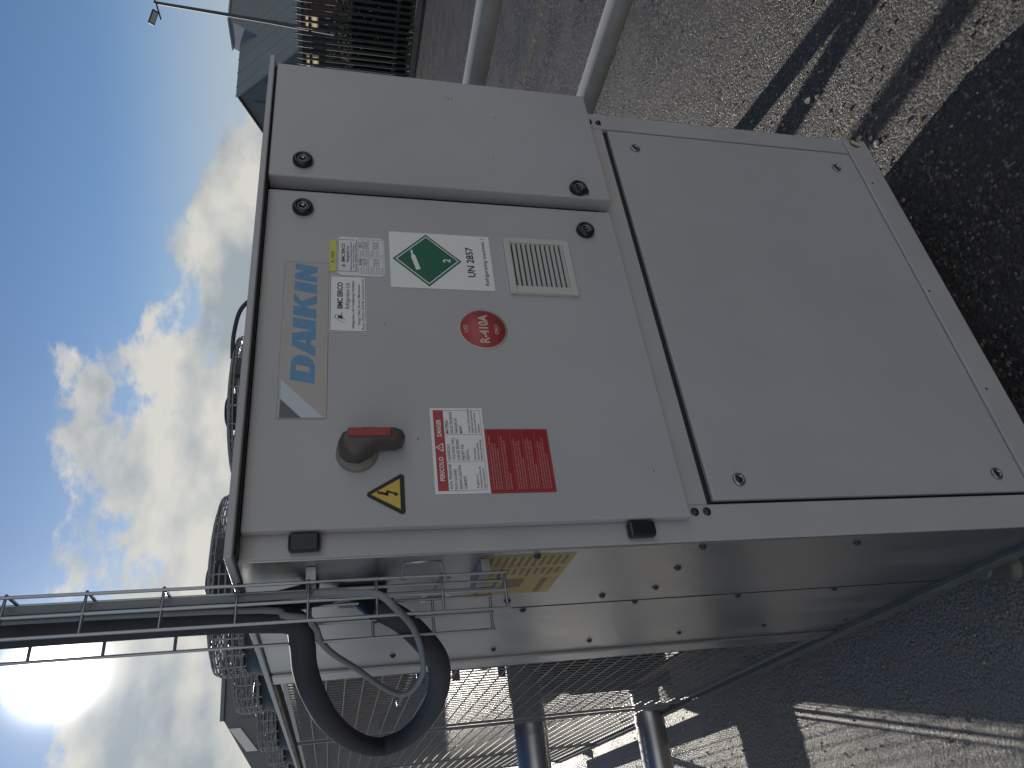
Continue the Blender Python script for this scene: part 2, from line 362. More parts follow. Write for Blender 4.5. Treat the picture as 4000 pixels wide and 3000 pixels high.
# ------------------------------------------------------------ the chiller
WX = 1.195; RF = 1.748; YS = .344; YP = .80; YM = .889; YE = 4.15
ch = empty('air_cooled_chiller', (0, 0, 0))
tag(ch, 'large cream industrial air cooled chiller cabinet with steel sides, blue maker lettering and warning labels', 'chiller')
def P(name, mb, label=None, parent=None, kind=None):
    o = mb.build(name, parent or ch); tag(o, label, kind=kind); return o
# frame
b = MB(); b.box(0, .0705, 0, .06, .163, RF-.0105, PANEL2, .003); P('corner_post', b)
b = MB(); b.box(1.1365, WX, 0, .06, .163, .967, PANEL2, .003); P('corner_post', b)
b = MB(); b.box(.0705, 1.1365, .001, .05, .918, .99, PANEL2, .002); P('cross_rail', b)
b = MB(); b.box(0, WX, -.004, .05, .088, .1625, PANEL2, .004); br = P('base_rail', b)
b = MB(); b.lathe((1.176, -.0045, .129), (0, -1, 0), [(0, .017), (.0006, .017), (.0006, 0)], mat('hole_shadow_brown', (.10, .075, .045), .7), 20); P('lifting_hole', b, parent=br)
b = MB(); b.box(-.0045, .0045, -.002, .002, -.014, .014, mat('pale_wood', (.62, .52, .34), .6)); o = b.build('wood_sliver', br, (1.174, -.0075, .130)); o.rotation_euler = (0, rad(35), 0)
b = MB(); b.box(.02, 1.175, .02, .06, .99, RF-.0105, GASKET); P('door_backing', b)
# doors
def door(x0, x1, y, lab):
    b = MB(); b.box(x0, x1, y, y+.0195 if y > -.03 else -.001, .969, 1.7335, PANEL, .0035); return P('door', b, lab)
d1 = door(.039, .800, -.022, 'wide left door carrying the labels')
d2 = door(.8215, 1.205, -.042, 'narrow right door standing proud')
def lock(x, z, y, parent, tab=None):
    b = MB(); b.lathe((0, 0, 0), (0, -1, 0), [(0, .0205), (.002, .0215), (.010, .0205), (.013, .018), (.0135, .0125), (.0095, .0115), (.0095, 0)], BLACKP, 28)
    b.lathe((0, -.0097, 0), (0, -1, 0), [(0, .0105), (.0015, .0105), (.0015, .0088), (0, .0088)], mat('pale_ring', (.4, .41, .43), .35, metal=.5), 24)
    b.prism([(.0046*math.cos(t), -.0096, .0046*math.sin(t)) for t in (1.57, 3.66, 5.76)], (0, -.003, 0), ZINC)
    if tab: b.box(-.016, -.004, -.011, -.002, -.023, -.012, BLACKP, .002)
    o = b.build('quarter_turn_lock', parent, (x, y, z)); return o
lock(.746, 1.662, -.022, d1); lock(.732, 1.0455, -.022, d1); lock(.867, 1.665, -.042, d2); lock(.846, 1.048, -.042, d2, 1)
for x, y, z0, z1, pr, mm, lb in ((.022, -.003, 1.041, 1.091, d1, BLACKP, None), (.022, -.003, 1.613, 1.662, d1, BLACKP, None), (1.2065, -.018, 1.037, 1.087, d2, BLACKP, None)):
    b = MB()
    if x < 1: b.box(.008, .036, -.020, -.0005, z0, z1, mm, .005)
    else: b.box(1.2052, 1.2105, -.030, -.004, z0, z1, mm, .0015)
    P('hinge', b, parent=pr)
# access panel with dark gap
b = MB(); b.box(.0705, 1.1365, .012, .03, .1625, .918, GASKET); P('panel_recess', b)
b = MB(); b.box(.0775, 1.1295, -.001, .011, .1655, .9045, PANEL, .0025); ap = P('access_panel', b)
def pl(x, z):
    b = MB(); b.lathe((0, 0, 0), (0, -1, 0), [(0, .0125), (.0018, .0135), (.004, .0125), (.0055, .009), (.0045, .0075), (.002, .007), (.002, 0)], ZINC, 24)
    b.lathe((0, -.002, 0), (0, -1, 0), [(0, .0066), (.0012, .006), (.0012, 0)], BLACKP, 16)
    b.build('panel_lock', ap, (x, -.001, z))
for x, z in ((1.066, .840), (1.063, .236), (.1178, .8396), (.1175, .233)): pl(x, z)
def bolt(x, z):
    b = MB(); b.lathe((0, 0, 0), (0, -1, 0), [(0, .0078), (.0014, .0078), (.0014, .0058), (.0062, .0052), (.0062, 0)], DARKB, 6); b.lathe((0, 0, 0), (0, -1, 0), [(0, .0078), (.0012, .0082), (.0014, .0058)], DARKB, 16)
    b.build('bolt', ch, (x, 0, z))
for x, z in ((1.1565, .949), (1.1565, .9245), (.0555, .949), (.0555, .9245)): bolt(x, z)
for x, z in ((1.01, .142), (.62, .150), (.33, .140)):
    b = MB(); b.lathe((0, 0, 0), (0, -1, 0), [(0, .003), (.001, .0025), (.001, 0)], DARKB, 8); b.build('rivet', br, (x, -.004, z))
# small scuffs in the paint
for x, z, l in ((1.14, 1.335, .007), (1.133, 1.33, .009), (1.135, 1.322, .006), (1.08, 1.22, .007), (.93, 1.24, .005), (.66, 1.39, .006), (.45, 1.50, .005), (.2, 1.45, .004), (.13, 1.02, .004)):
    yy = -.0423 if x > .82 else -.0223
    b = MB(); b.box(x-l/2, x+l/2, yy, yy-.0003, z, z+.0016, mat('paint_chip', (.09, .085, .085), .6)); P('paint_chip', b, parent=d2 if x > .82 else d1)
# roof
b = MB(); b.box(-.012, 1.2215, -.05, YE+.05, RF-.0095, RF+.0025, PANEL, .002); P('roof_panel', b)
b = MB(); b.box(.0, 1.195, -.030, -.0005, 1.7345, RF-.010, GASKET); b.box(1.1955, 1.2125, -.03, .3, 1.722, RF-.010, GASKET, .003); P('roof_seal', b)

# --- vent grille
vg = MB(); X0, X1, Z0, Z1 = .537, .692, 1.095, 1.243; T = .0145; y0 = -.0225
vg.box(X0, X1, y0, y0-.008, Z0, Z0+T, VENT, .002); vg.box(X0, X1, y0, y0-.008, Z1-T, Z1, VENT, .002); vg.box(X0, X0+T+.004, y0, y0-.0079, Z0+T, Z1-T, VENT); vg.box(X1-T, X1, y0, y0-.0079, Z0+T, Z1-T, VENT)
vg.box(X0+T, X1-T, y0-.0002, y0-.0008, Z0+T, Z1-T, DARKB)
vo = P('vent_grille', vg, 'square off white louvred vent')
sl = MB(); sl.prism([(0, 0, 0), (0, -.0062, -.0032), (0, -.0070, -.0020), (0, -.0012, .0026)], (X1-X0-2*T-.004, 0, 0), VENT); so = sl.build('slat', vo, (X0+T+.004, y0-.0006, Z0+T+.004))
for i in range(1, 11):
    q = so.copy(); COL.objects.link(q); q.parent = vo; q.location = (X0+T+.004, y0-.0006, Z0+T+.004 + i*.01075)

# --- stickers (flat print, one mesh each)
LY = -.0226
def lab(n, mb, label): mb.keep = False; return P(n, mb, label)
e = .00025
# maker's film with slanted blue letters
s = MB(); s.box(.2405, .598, LY, LY-.0002, 1.6065, 1.6905, FILM); y = LY-.0005
poly(s, [(.2425, 1.6855), (.2805, 1.6855), (.2425, 1.6497)], y, LOGOD); poly(s, [(.2815, 1.6855), (.3205, 1.6855), (.2435, 1.6125), (.2425, 1.6492)], y, LOGOL)
LX0, LX1, LZ0, LZ1 = .3125, .594, 1.6287, 1.6708
def L_(polys):
    for i, p in enumerate(polys): poly(s, [(LX0 + a*(LX1-LX0-.008) + .008*c, LZ0 + c*(LZ1-LZ0)) for a, c in p], y-.00012*i, BLUEP)
t = .082
L_([[(0, 0), (t, 0), (t, 1), (0, 1)], [(t, 0), (.13, 0), (.13, .22), (t, .22)], [(t, .78), (.13, .78), (.13, 1), (t, 1)], [(.13, 0), (.175, .08), (.205, .3), (.205, .7), (.175, .92), (.13, 1), (.13, .78), (.128, .66), (.128, .34), (.13, .22)]])
L_([[(.215, 0), (.295, 0), (.325, .98), (.325, 1), (.275, 1)], [(.325, 1), (.325, .68), (.355, 0), (.435, 0), (.375, 1)], [(.30, .2), (.36, .2), (.355, .4), (.305, .4)]])
L_([[(.428, 0), (.428+t, 0), (.428+t, 1), (.428, 1)]])
L_([[(.532, 0), (.532+t, 0), (.532+t, 1), (.532, 1)], [(.614, .38), (.634, .50), (.726, 1), (.655, 1), (.614, .66)], [(.624, .50), (.662, 0), (.738, 0), (.664, .66)]])
L_([[(.752, 0), (.752+t, 0), (.752+t, 1), (.752, 1)]])
N0 = .856; L_([[(N0, 0), (N0+.050, 0), (N0+.050, 1), (N0, 1)], [(N0+.050, 1), (N0+.050, .42), (1.0-.050, 0), (1.0-.050, .58)], [(1.0-.050, 0), (1.0, 0), (1.0, 1), (1.0-.050, 1)]])
frame2(s, .2405, .598, 1.6065, 1.6905, .0005, LY-.0003, GREYINK)
lab('maker_sticker', s, 'clear film with slanted blue capitals and grey triangle logo')
# service company sticker
def logo(s, x, z, k, y):
    s.add([(x+k*a, y, z+k*c) for a, c in ((.35, .18), (.72, .22), (.78, .62), (.42, .62))], [(0, 1, 2, 3)], TEAL)
    for pp in ([(-.1, -.05), (.12, .35), (.36, .72), (.6, .86), (.78, .78), (.86, .62)], [(.2, -.12), (.4, .12), (.62, .28), (.9, .3), (1.1, .2)]):
        for (a, c), (a2, c2) in zip(pp, pp[1:]): s.add([(x+k*a, y, z+k*c), (x+k*a2, y, z+k*c2), (x+k*a2, y, z+k*(c2+.07)), (x+k*a, y, z+k*(c+.07))], [(0, 1, 2, 3)], TEAL)
s = MB(); x0, x1, z0, z1 = .429, .5675, 1.5352, 1.6052; s.box(x0, x1, LY, LY-.0004, z0, z1, WHITE); y = LY-.0007
frame2(s, x0+.0012, x1-.0012, z0+.0012, z1-.0012, .0011, y, INK)
logo(s, .452, z0+.041, .021, y)
text(s, 'BMC EIRCO', .484, z0+.0455, .0098, y, TEAL, width=.066, bold=.035)
text(s, 'Refrigeration Ltd.', .484, z0+.0325, .0082, y, INK, width=.066, bold=.0)
text(s, 'Refrigeration | Air Conditioning | Ventilation', x0+.009, z0+.0235, .0046, y, INK, width=.117, bold=.012)
text(s, 'Design | Sales | Service | Maintenance', x0+.017, z0+.0125, .0046, y, INK, width=.100, bold=.006)
text(s, 'Phone +353(0)21 4355596  www.bmceirco.com', x0+.006, z0+.0048, .0046, y, INK, width=.126, bold=.006)
lab('service_sticker', s, 'white company sticker with black border and green logo')
s = MB(); s.box(.422, .436, LY, LY-.00015, 1.534, 1.541, FILM); text(s, 'Cr', .4225, 1.5355, .005, LY-.0004, OFFW, bold=.01); lab('sticker_remnant', s, 'torn remnant below the company sticker')
# lemon label
s = MB(); s.box(.578, .6625, LY, LY-.0004, 1.5935, 1.6065, LEMON); text(s, 'R_CH2', .601, 1.597, .0066, LY-.0007, INK, width=.030, bold=.0); lab('number_label', s, 'yellow strip label')
# refrigerant log label
s = MB(); x0, x1, z0, z1 = .569, .673, 1.4975, 1.5912; c = .006
s.prism([(x0+c, LY, z0), (x1-c, LY, z0), (x1, LY, z0+c), (x1, LY, z1-c), (x1-c, LY, z1), (x0+c, LY, z1), (x0, LY, z1-c), (x0, LY, z0+c)], (0, -.0003, 0), OFFW); y = LY-.0006
frame2(s, x0+.010, x1-.008, z1-.039, z1-.001, .0009, y, INK)
logo(s, .588, z1-.017, .011, y); text(s, 'BMC EIRCO', .604, z1-.0145, .0062, y, TEAL, width=.050, bold=.03); text(s, 'Refrigeration Ltd.', .604, z1-.0225, .0055, y, INK, width=.044)
text(s, 'Refrigeration | Air Conditioning | Ventilation', x0+.013, z1-.028, .0027, y, INK, width=.077, bold=.01); text(s, 'Design | Sales | Service | Maintenance', x0+.02, z1-.0325, .0025, y, INK, width=.062); text(s, 'Phone +353(0)21 4355596', x0+.013, z1-.0370, .0025, y, INK, width=.075)
for r in range(5):
    zz = z1-.0505 - r*.0102
    for c0, c1, hd, wr in ((x0+.006, x0+.0475, 'F-Gas Type', ('R410A', '12.7', '-', '12.7', ''))[0:3] + (('R410A', '12.7', '', '12.7', ''),), (x0+.052, x1-.005, 'Date', ('2011', '12.5', '', '12.5', 'Yes'))):
        frame2(s, c0, c1, zz, zz+.0088, .0005, y, GREYINK)
        hd2 = {0: ('F-Gas Type', 'F-Gas CO2'), 1: ('Charge (kg)', 'Charge (tCO2)'), 2: ('Added Charge', 'Added Charge'), 3: ('Total Charge', 'Total Charge'), 4: ('Hermetically sealed', 'Yes')}[r][0 if c0 < x0+.03 else 1]
        text(s, hd2, c0+.0015, zz+.003, .0022, y, GREYINK, width=min(.016, .0016*len(hd2)))
        if wr[r] and r < 4: text(s, wr[r], c0+.0225, zz+.0018, .0060, y, INK, width=.0165, bold=.012)
lab('refrigerant_log_label', s, 'white rounded label with handwritten figures in a grid')
# UN sign
s = MB(); x0, x1, z0, z1 = .5438, .6955, 1.2738, 1.4868; s.box(x0, x1, LY, LY-.0006, z0, z1, WHITE); y = LY-.0009; cx, cz, R_ = .620, 1.4098, .0715
dia = lambda r, yy, m_: poly(s, [(cx-r, cz), (cx, cz-r), (cx+r, cz), (cx, cz+r)], yy, m_)
dia(R_, y, GREENP); dia(R_*.92, y-e, WHITE); dia(R_*.875, y-2*e, GREENP)
def rotp(pts, ang, ox, oz): ca, sa = math.cos(ang), math.sin(ang); return [(ox+a*ca-b_*sa, oz+a*sa+b_*ca) for a, b_ in pts]
poly(s, rotp([(-.027, -.0048), (.010, -.0048), (.010, .0048), (-.027, .0048)], rad(14), .6185, 1.4365), y-3*e, WHITE); poly(s, rotp([(.010, -.0048), (.0155, -.0024), (.0155, .0024), (.010, .0048)], rad(14), .6185, 1.4365), y-3*e, WHITE)
poly(s, rotp([(.0155, -.0018), (.022, -.0018), (.024, -.0038), (.027, -.0032), (.027, .0016), (.0155, .0018)], rad(14), .6185, 1.4365), y-3*e, WHITE)
text(s, '2', .6145, 1.3625, .0150, y-3*e, WHITE, bold=.02)
text(s, 'UN 2857', .5785, 1.3125, .0150, y, INK, width=.083, bold=.02); text(s, 'Refrigerating machines', .5575, 1.2850, .0078, y, INK, width=.122, bold=.008); quad(s, .6865, .6875, 1.2835, 1.2935, y, INK)
lab('hazard_class_sign', s, 'white sign with green diamond, gas bottle and UN number')
# round refrigerant sticker
s = MB(); s.lathe((.4455, LY, 1.3100), (0, -1, 0), [(0, .0498), (.0004, .0498), (.0004, 0)], CREAM, 48); s.lathe((.4455, LY-.0005, 1.3100), (0, -1, 0), [(0, .0455), (.0002, .0455), (.0002, 0)], REDP, 48); y = LY-.0010
text(s, 'USE', .4360, 1.3410, .0078, y, CREAM, bold=.01, width=.0185); text(s, 'R-410A', .4115, 1.3000, .0180, y, CREAM, width=.069, bold=.03); text(s, 'ONLY', .4330, 1.2795, .0076, y, CREAM, width=.0245, bold=.01); quad(s, .4405, .4505, 1.2755, 1.2759, y, CREAM)
lab('refrigerant_sticker', s, 'round red sticker with cream ring')
# voltage triangle, rounded corners
def rtri(pts, r, n=5):
    out = []; 
    for i in range(3):
        p = Vector(pts[i]); a = (Vector(pts[i-1])-p).normalized(); b_ = (Vector(pts[(i+1) % 3])-p).normalized(); bis = (a+b_).normalized(); half = a.angle(b_)/2
        cc = p + bis*(r/math.sin(half)); s0 = p + a*(r/math.tan(half)); s1 = p + b_*(r/math.tan(half)); 
        for k in range(n+1):
            v = (s0-cc).lerp(s1-cc, k/n).normalized()*r; q = cc+v; out.append((q.x, q.y))
    return out
s = MB(); pts = [(.0560, 1.4780), (.1360, 1.4780), (.0960, 1.5450)]; s.prism([(a, LY, c) for a, c in rtri(pts, .005)], (0, -.0005, 0), INK); y = LY-.0008
poly(s, [(.0685, 1.4858), (.1235, 1.4858), (.0960, 1.5335)], y, YELP); y -= e
poly(s, [(.0975, 1.5235), (.1020, 1.5235), (.0975, 1.5055), (.0925, 1.5055)], y, INK); poly(s, [(.0925, 1.5055), (.0965, 1.5095), (.1035, 1.5080), (.0985, 1.5050)], y, INK); poly(s, [(.0985, 1.5050), (.1035, 1.5080), (.0975, 1.4930), (.0945, 1.4930)], y, INK); poly(s, [(.0915, 1.4950), (.1005, 1.4945), (.0945, 1.4878)], y, INK)
lab('voltage_warning_sign', s, 'yellow triangle with black border and lightning bolt')
# danger label
s = MB(); x0, x1, z0, z1 = .0933, .2628, 1.3315, 1.4270; s.box(x0, x1, LY, LY-.0005, z0, z1, WHITE); y = LY-.0008
quad(s, x0+.006, x1-.005, z1-.0235, z1-.0055, y, REDP); frame2(s, x0+.0057, x1-.0047, z0+.0045, z1-.0052, .0006, y-e*.5, REDP)
cxs = [x0+.0062, x0+.0610, x0+.1145, x1-.005]
for c in cxs[1:3]: quad(s, c-.0005, c, z0+.005, z1-.0235, y-e*.5, REDP)
text(s, 'PERICOLO', x0+.024, z1-.0178, .0076, y-e, WHITE, width=.046, bold=.02); text(s, 'DANGER', x0+.1105, z1-.0178, .0076, y-e, WHITE, width=.035, bold=.02)
tp = rtri([(x0+.0795, z1-.0195), (x0+.0985, z1-.0195), (x0+.0890, z1-.0060)], .0012); poly(s, tp, y-e, WHITE); poly(s, rtri([(x0+.0825, z1-.0178), (x0+.0955, z1-.0178), (x0+.0890, z1-.0086)], .0006), y-2*e, REDP); quad(s, x0+.0885, x0+.0895, z1-.0162, z1-.0115, y-3*e, WHITE)
for ci, (big, small) in enumerate(((('ALTA TENSIONE.', 'PU\u00d2 CAUSARE', 'GRAVI LESIONI', 'O MORTE'), ('Togliere la', 'tensione prima di', 'ogni intervento.')), (('HAZARDOUS', 'VOLTAGE, WILL', 'CAUSE SEVERE', 'INJURY OR', 'DEATH.'), ('Disconnect', 'electric power', 'before servicing.')), (('MATERIEL', 'SOUS TENSION.', 'DANGER DE', 'MORT.'), ("Couper l'alimentation", 'electrique generale', 'avant toute inter-', 'vention.')))):
    for i, t_ in enumerate(big): text(s, t_, cxs[ci]+.0025, z1-.0310 - i*.0083, .0052, y, INK, width=.00345*len(t_), bold=.004)
    k = len(small)
    for i, t_ in enumerate(small): text(s, t_, cxs[ci]+.003, z0+.0075 + (k-1-i)*.0058, .0041, y, INK, width=.0024*len(t_), bold=.004)
lab('danger_label', s, 'white label with red header and three text columns')
s = MB(); x0, x1, z0, z1 = .0928, .2185, 1.2135, 1.3305; s.box(x0, x1, LY, LY-.0005, z0, z1, REDP2); y = LY-.0008; frame2(s, x0+.002, x1-.002, z0+.002, z1-.002, .0006, y, REDLINE)
for sec in range(5):
    zz = z1-.0055 - sec*.0222
    if sec: quad(s, x0+.003, x1-.003, zz+.0035, zz+.0041, y, REDLINE)
    n = (4, 3, 4, 4, 4)[sec]
    for r in range(n):
        w = random.uniform(.80, .97) if r < n-1 else random.uniform(.25, .8); xx = x0+.006; end = xx+(x1-x0-.013)*w
        while xx < end-.002:
            l = random.uniform(.003, .011); quad(s, xx, min(xx+l, end), zz-.0018-r*.0046, zz+.0006-r*.0046, y, REDLINE); xx += l+.0011
lab('instruction_label', s, 'crimson label dense with small pale text')
# isolator switch
sw = MB(); sw.lathe((.1720, LY, 1.5560), (0, -1, 0), [(0, .0350), (.007, .0345), (.010, .030), (.010, 0)], SWBASE, 40); swo = P('isolator_switch', sw, 'rotary isolator with grey handle and red insert')
text_mb = MB(); text(text_mb, 'OFF', .158, 1.529, .0042, LY-.0104, GREYINK, bold=.0); text_mb.build('switch_lettering', swo)
hl = MB()
prof = [(.020, 1.556, .026), (.010, 1.532, .021), (-.002, 1.515, .0175), (-.002, 1.500, .0175), (0, 1.488, .0165), (0, 1.4785, .011), (0, 1.476, .002)]
def handle():
    m_ = hl; vs = []; rings = []
    # outline of the grip seen from the front, swept out in two steps with a rounded crown
    out = [(.1505, 1.571), (.148, 1.553), (.158, 1.536), (.1715, 1.524), (.1735, 1.492), (.178, 1.481), (.188, 1.4755), (.198, 1.479), (.2035, 1.490), (.2055, 1.540), (.2035, 1.566), (.194, 1.582), (.178, 1.588), (.161, 1.584)]
    cx_, cz_ = .1865, 1.532; n = len(out)
    for d_, k_ in ((-.009, 1.0), (-.026, .99), (-.036, .93), (-.042, .78), (-.044, .5)):
        for a, c in out:
            kk = k_; ax = cx_ if c < 1.53 else cx_ - .006; vs.append((ax+(a-ax)*kk, LY+d_, cz_+(c-cz_)*(1-(1-kk)*.45)))
    fs = [(r*n+i, r*n+(i+1) % n, (r+1)*n+(i+1) % n, (r+1)*n+i) for r in range(4) for i in range(n)] + [tuple(range(4*n, 5*n))]
    m_.add(vs, fs, SWGREY, True)
handle(); P('switch_handle', hl, parent=swo)
ri = MB(); ri.box(.1820, .1975, LY-.040, LY-.0475, 1.5005, 1.572, SWRED, .002); 
for zz in (1.538, 1.545): ri.box(.1815, .198, LY-.0474, LY-.0482, zz, zz+.0015, SWRED)
P('switch_insert', ri, parent=swo)

# --- side of the cabinet (x = 0 plane)
b = MB(); b.box(-.0034, .009, YS-.0008, YS+.0020, .153, RF-.011, GASKET); P('seam_strip', b)
b = MB(); b.box(-.0025, .02, .0035, YS-.001, .152, RF-.0105, STEEL, .0015); sp = P('side_panel', b)
b = MB(); b.box(-.0005, .02, YS+.0022, YP, .152, RF-.0105, STEEL, .0015); sp2 = P('side_panel', b)
b = MB(); b.box(-.008, .02, YP+.001, YM, .152, RF-.0105, STEEL, .004); P('side_strip', b)
b = MB(); b.box(WX-.02, WX, .061, YM, .152, RF-.0105, STEEL, .0015); P('side_panel', b)
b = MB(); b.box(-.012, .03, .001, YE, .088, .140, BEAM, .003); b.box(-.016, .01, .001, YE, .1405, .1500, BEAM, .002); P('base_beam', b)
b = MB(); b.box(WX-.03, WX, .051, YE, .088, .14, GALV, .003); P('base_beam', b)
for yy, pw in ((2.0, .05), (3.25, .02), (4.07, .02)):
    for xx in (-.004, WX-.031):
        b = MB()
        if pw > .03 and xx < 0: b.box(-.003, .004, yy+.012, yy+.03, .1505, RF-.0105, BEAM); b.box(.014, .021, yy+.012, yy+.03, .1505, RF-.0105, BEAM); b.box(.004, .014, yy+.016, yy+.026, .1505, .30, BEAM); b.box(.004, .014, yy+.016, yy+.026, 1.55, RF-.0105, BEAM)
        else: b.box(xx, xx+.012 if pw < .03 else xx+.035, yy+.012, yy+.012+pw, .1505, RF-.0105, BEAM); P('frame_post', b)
for yy, z, pr in [(.2895, 1.2502, sp), (.2925, 1.0458, sp), (.1363, .94, sp), (.0216, .9395, sp), (.2567, .9395, sp), (.3703, 1.1994, sp2), (.3603, .9472, sp2), (.3669, .6916, sp2), (.3600, .4405, sp2), (.7132, 1.1991, sp2), (.6989, .9483, sp2), (.687, .7012, sp2), (.6759, .4558, sp2), (.6828, .195, sp2), (.7, 1.45, sp2), (.37, 1.45, sp2), (.03, 1.25, sp), (.04, .6, sp)]:
    b = MB(); b.lathe((0, 0, 0), (-1, 0, 0), [(0, .0075), (.0015, .0075), (.0015, .0052), (.0055, .0046), (.0055, 0)], DARKB, 10); b.build('screw', pr, (-.0026 if pr is sp else -.0006, yy, z))
# yellow data label on the side
s = MB()
def sq(a0, a1, c0, c1, x, m_): s.add([(x, a0, c0), (x, a1, c0), (x, a1, c1), (x, a0, c1)], [(0, 1, 2, 3)], m_)
YB = mat('ochre_label', (.33, .235, .07), .45, var=.2, vscale=20); BR = mat('brown_print', (.13, .085, .03), .5)
sq(.022, .243, 1.178, 1.345, -.0029, YB)
for k in range(11):
    for c0, c1 in ((.030, .085), (.092, .135)):
        sq(c0, c1-random.random()*.01, 1.19+k*.0135, 1.1965+k*.0135, -.0032, BR)
sq(.150, .235, 1.20, 1.212, -.0032, BR); sq(.150, .20, 1.245, 1.285, -.0032, BR); sq(.150, .235, 1.32, 1.328, -.0032, BR)
P('data_label', s, 'faded yellow data label with brown print')
s = MB()
for a in (.196, .222, .246): 
    sq(a, a+.02, 1.37+(a-.196)*.2, 1.43, -.0029, OFFW); sq(a+.004, a+.012, 1.385, 1.42, -.0032, GREYINK)
P('small_labels', s, 'three small white labels behind the cable tray')

# --- wire guards
def guard(x, y0, y1, z0=.152, z1=RF-.03):
    b = MB(); r = .0016 if x < .1 else .0011
    y = y0+.02
    while y < y1-.005: b.box(x-r, x+r, y-r, y+r, z0, z1, WIRE); y += .0375
    z = z0+.02
    while z < z1: b.box(x-r-.0026, x-r-.0001, y0, y1, z-r*.9, z+r*.9, WIRE); z += .0495
    for zz in (z0, z1-.012): b.box(x-.005, x+.005, y0, y1, zz, zz+.012, WIRE)
    for yy in (y0, y1-.012): b.box(x-.0045, x+.0045, yy, yy+.012, z0+.012, z1-.012, WIRE)
    P('wire_guard', b, kind='stuff')
for a, c in ((YM+.002, 1.998), (2.077, 3.248), (3.327, 4.068)):
    guard(.004, a, c); guard(WX-.004, a, c)
# --- V coils, inner machinery
for sgn in (0, 1):
    b = MB(); f = (lambda x: x) if not sgn else (lambda x: WX-x)
    b.prism([(f(.03), YM+.01, 1.70), (f(.085), YM+.01, 1.71), (f(.50), YM+.01, 1.20), (f(.45), YM+.01, 1.18)], (0, 3.15, 0), COIL); P('condenser_coil', b)
b = MB(); b.box(.42, .775, YM+.01, 4.05, 1.155, 1.178, GALV); P('coil_tray', b)
b = MB(); b.box(.021, WX-.021, YM-.02, YM-.005, .16, RF-.0115, DARK); P('bulkhead', b)
b = MB(); b.box(.075, 1.12, 1.995, 2.01, .155, .62, DARK); P('bulkhead', b)
b = MB(); b.box(.18, 1.15, 2.60, 2.615, .155, .74, DARK); b.box(.43, 1.15, 2.60, 2.615, .7405, 1.15, DARK); P('bulkhead', b)
b = MB(); b.box(.62, .635, 1.0, 2.59, .62, 1.14, DARK); P('divider_panel', b)
b = MB(); b.box(.24, .60, 1.05, 1.95, .62, .66, DARK); b.box(.24, .27, 1.05, 1.08, .16, .62, DARK); b.box(.24, .27, 1.92, 1.95, .16, .62, DARK); P('equipment_frame', b)
b = MB(); b.box(.30, .58, 1.12, 1.34, .661, .86, DARK, .01); P('control_box', b)
for cx_, cy_, h in ((.52, 1.25, .55), (.85, 1.25, .55), (.52, 1.68, .50), (.88, 1.68, .52), (.72, 2.75, .6)):
    b = MB(); b.lathe((cx_, cy_, .15), (0, 0, 1), [(0, .14), (.03, .15), (h-.08, .15), (h-.02, .11), (h, .03), (h, 0)], DARK, 24); P('compressor', b)
for y0_, y1_, z1_ in ((1.0, 1.55, .78), (1.62, 1.98, .60), (2.62, 3.2, .5)):
    b = MB(); b.box(WX-.05, WX-.035, y0_, y1_, .155, z1_, DARK); P('side_cover', b)
for z0_ in (.42, .74, .98):
    b = MB(); b.box(.55, WX-.03, 4.06, 4.075, z0_, z0_+.055, DARK); P('end_rail', b)
for x0_ in (.62, .86):
    b = MB(); b.box(x0_, x0_+.035, 4.076, 4.09, .155, 1.14, DARK); P('end_rail', b)
rp = random.Random(5)
for i in range(16):
    x0_, y0_, z0_ = rp.uniform(.22, .6), rp.uniform(1.0, 2.5), rp.uniform(.66, 1.1); ax_ = rp.choice('xyz'); l = rp.uniform(.2, .7)
    e0 = (x0_, y0_, z0_); e1 = (x0_+l*.7, y0_, z0_-.02) if ax_ == 'x' else (x0_, min(y0_+l, 2.58), z0_) if ax_ == 'y' else (x0_, y0_, max(.17, z0_-l))
    b = MB(); b.tube(smooth_path([e0, (e0[0]*.9+e1[0]*.1, e0[1]*.9+e1[1]*.1, e0[2]*.9+e1[2]*.1), e1], 3), rp.choice([.006, .009, .014, .02]), rp.choice([DARK, DARK, COPPER, GALV, BEAM]), 8); P('inner_pipe', b)
b = MB(); b.cyl((.35, 2.2, .38), (.35, 3.3, .38), .11, DARK, 20); P('heat_exchanger', b)
for pts in ([(.52, 1.25, .7), (.52, 1.25, .95), (.2, 1.25, 1.0), (.2, 1.9, 1.0), (.42, 2.3, 1.15)], [(.85, 1.68, .66), (.85, 1.68, .9), (.3, 1.68, .82), (.15, 1.2, .82), (.15, 1.0, .5)], [(.2, .95, .45), (.2, 1.9, .45), (.35, 2.1, .45)], [(.7, 1.3, .6), (.7, 2.6, .75), (.72, 2.75, .8)], [(.1, 1.0, .30), (.1, 1.95, .32)]):
    b = MB(); b.tube(smooth_path(pts, 6), .016, COPPER if random.random() < .5 else DARK, 8); P('refrigerant_pipe', b)
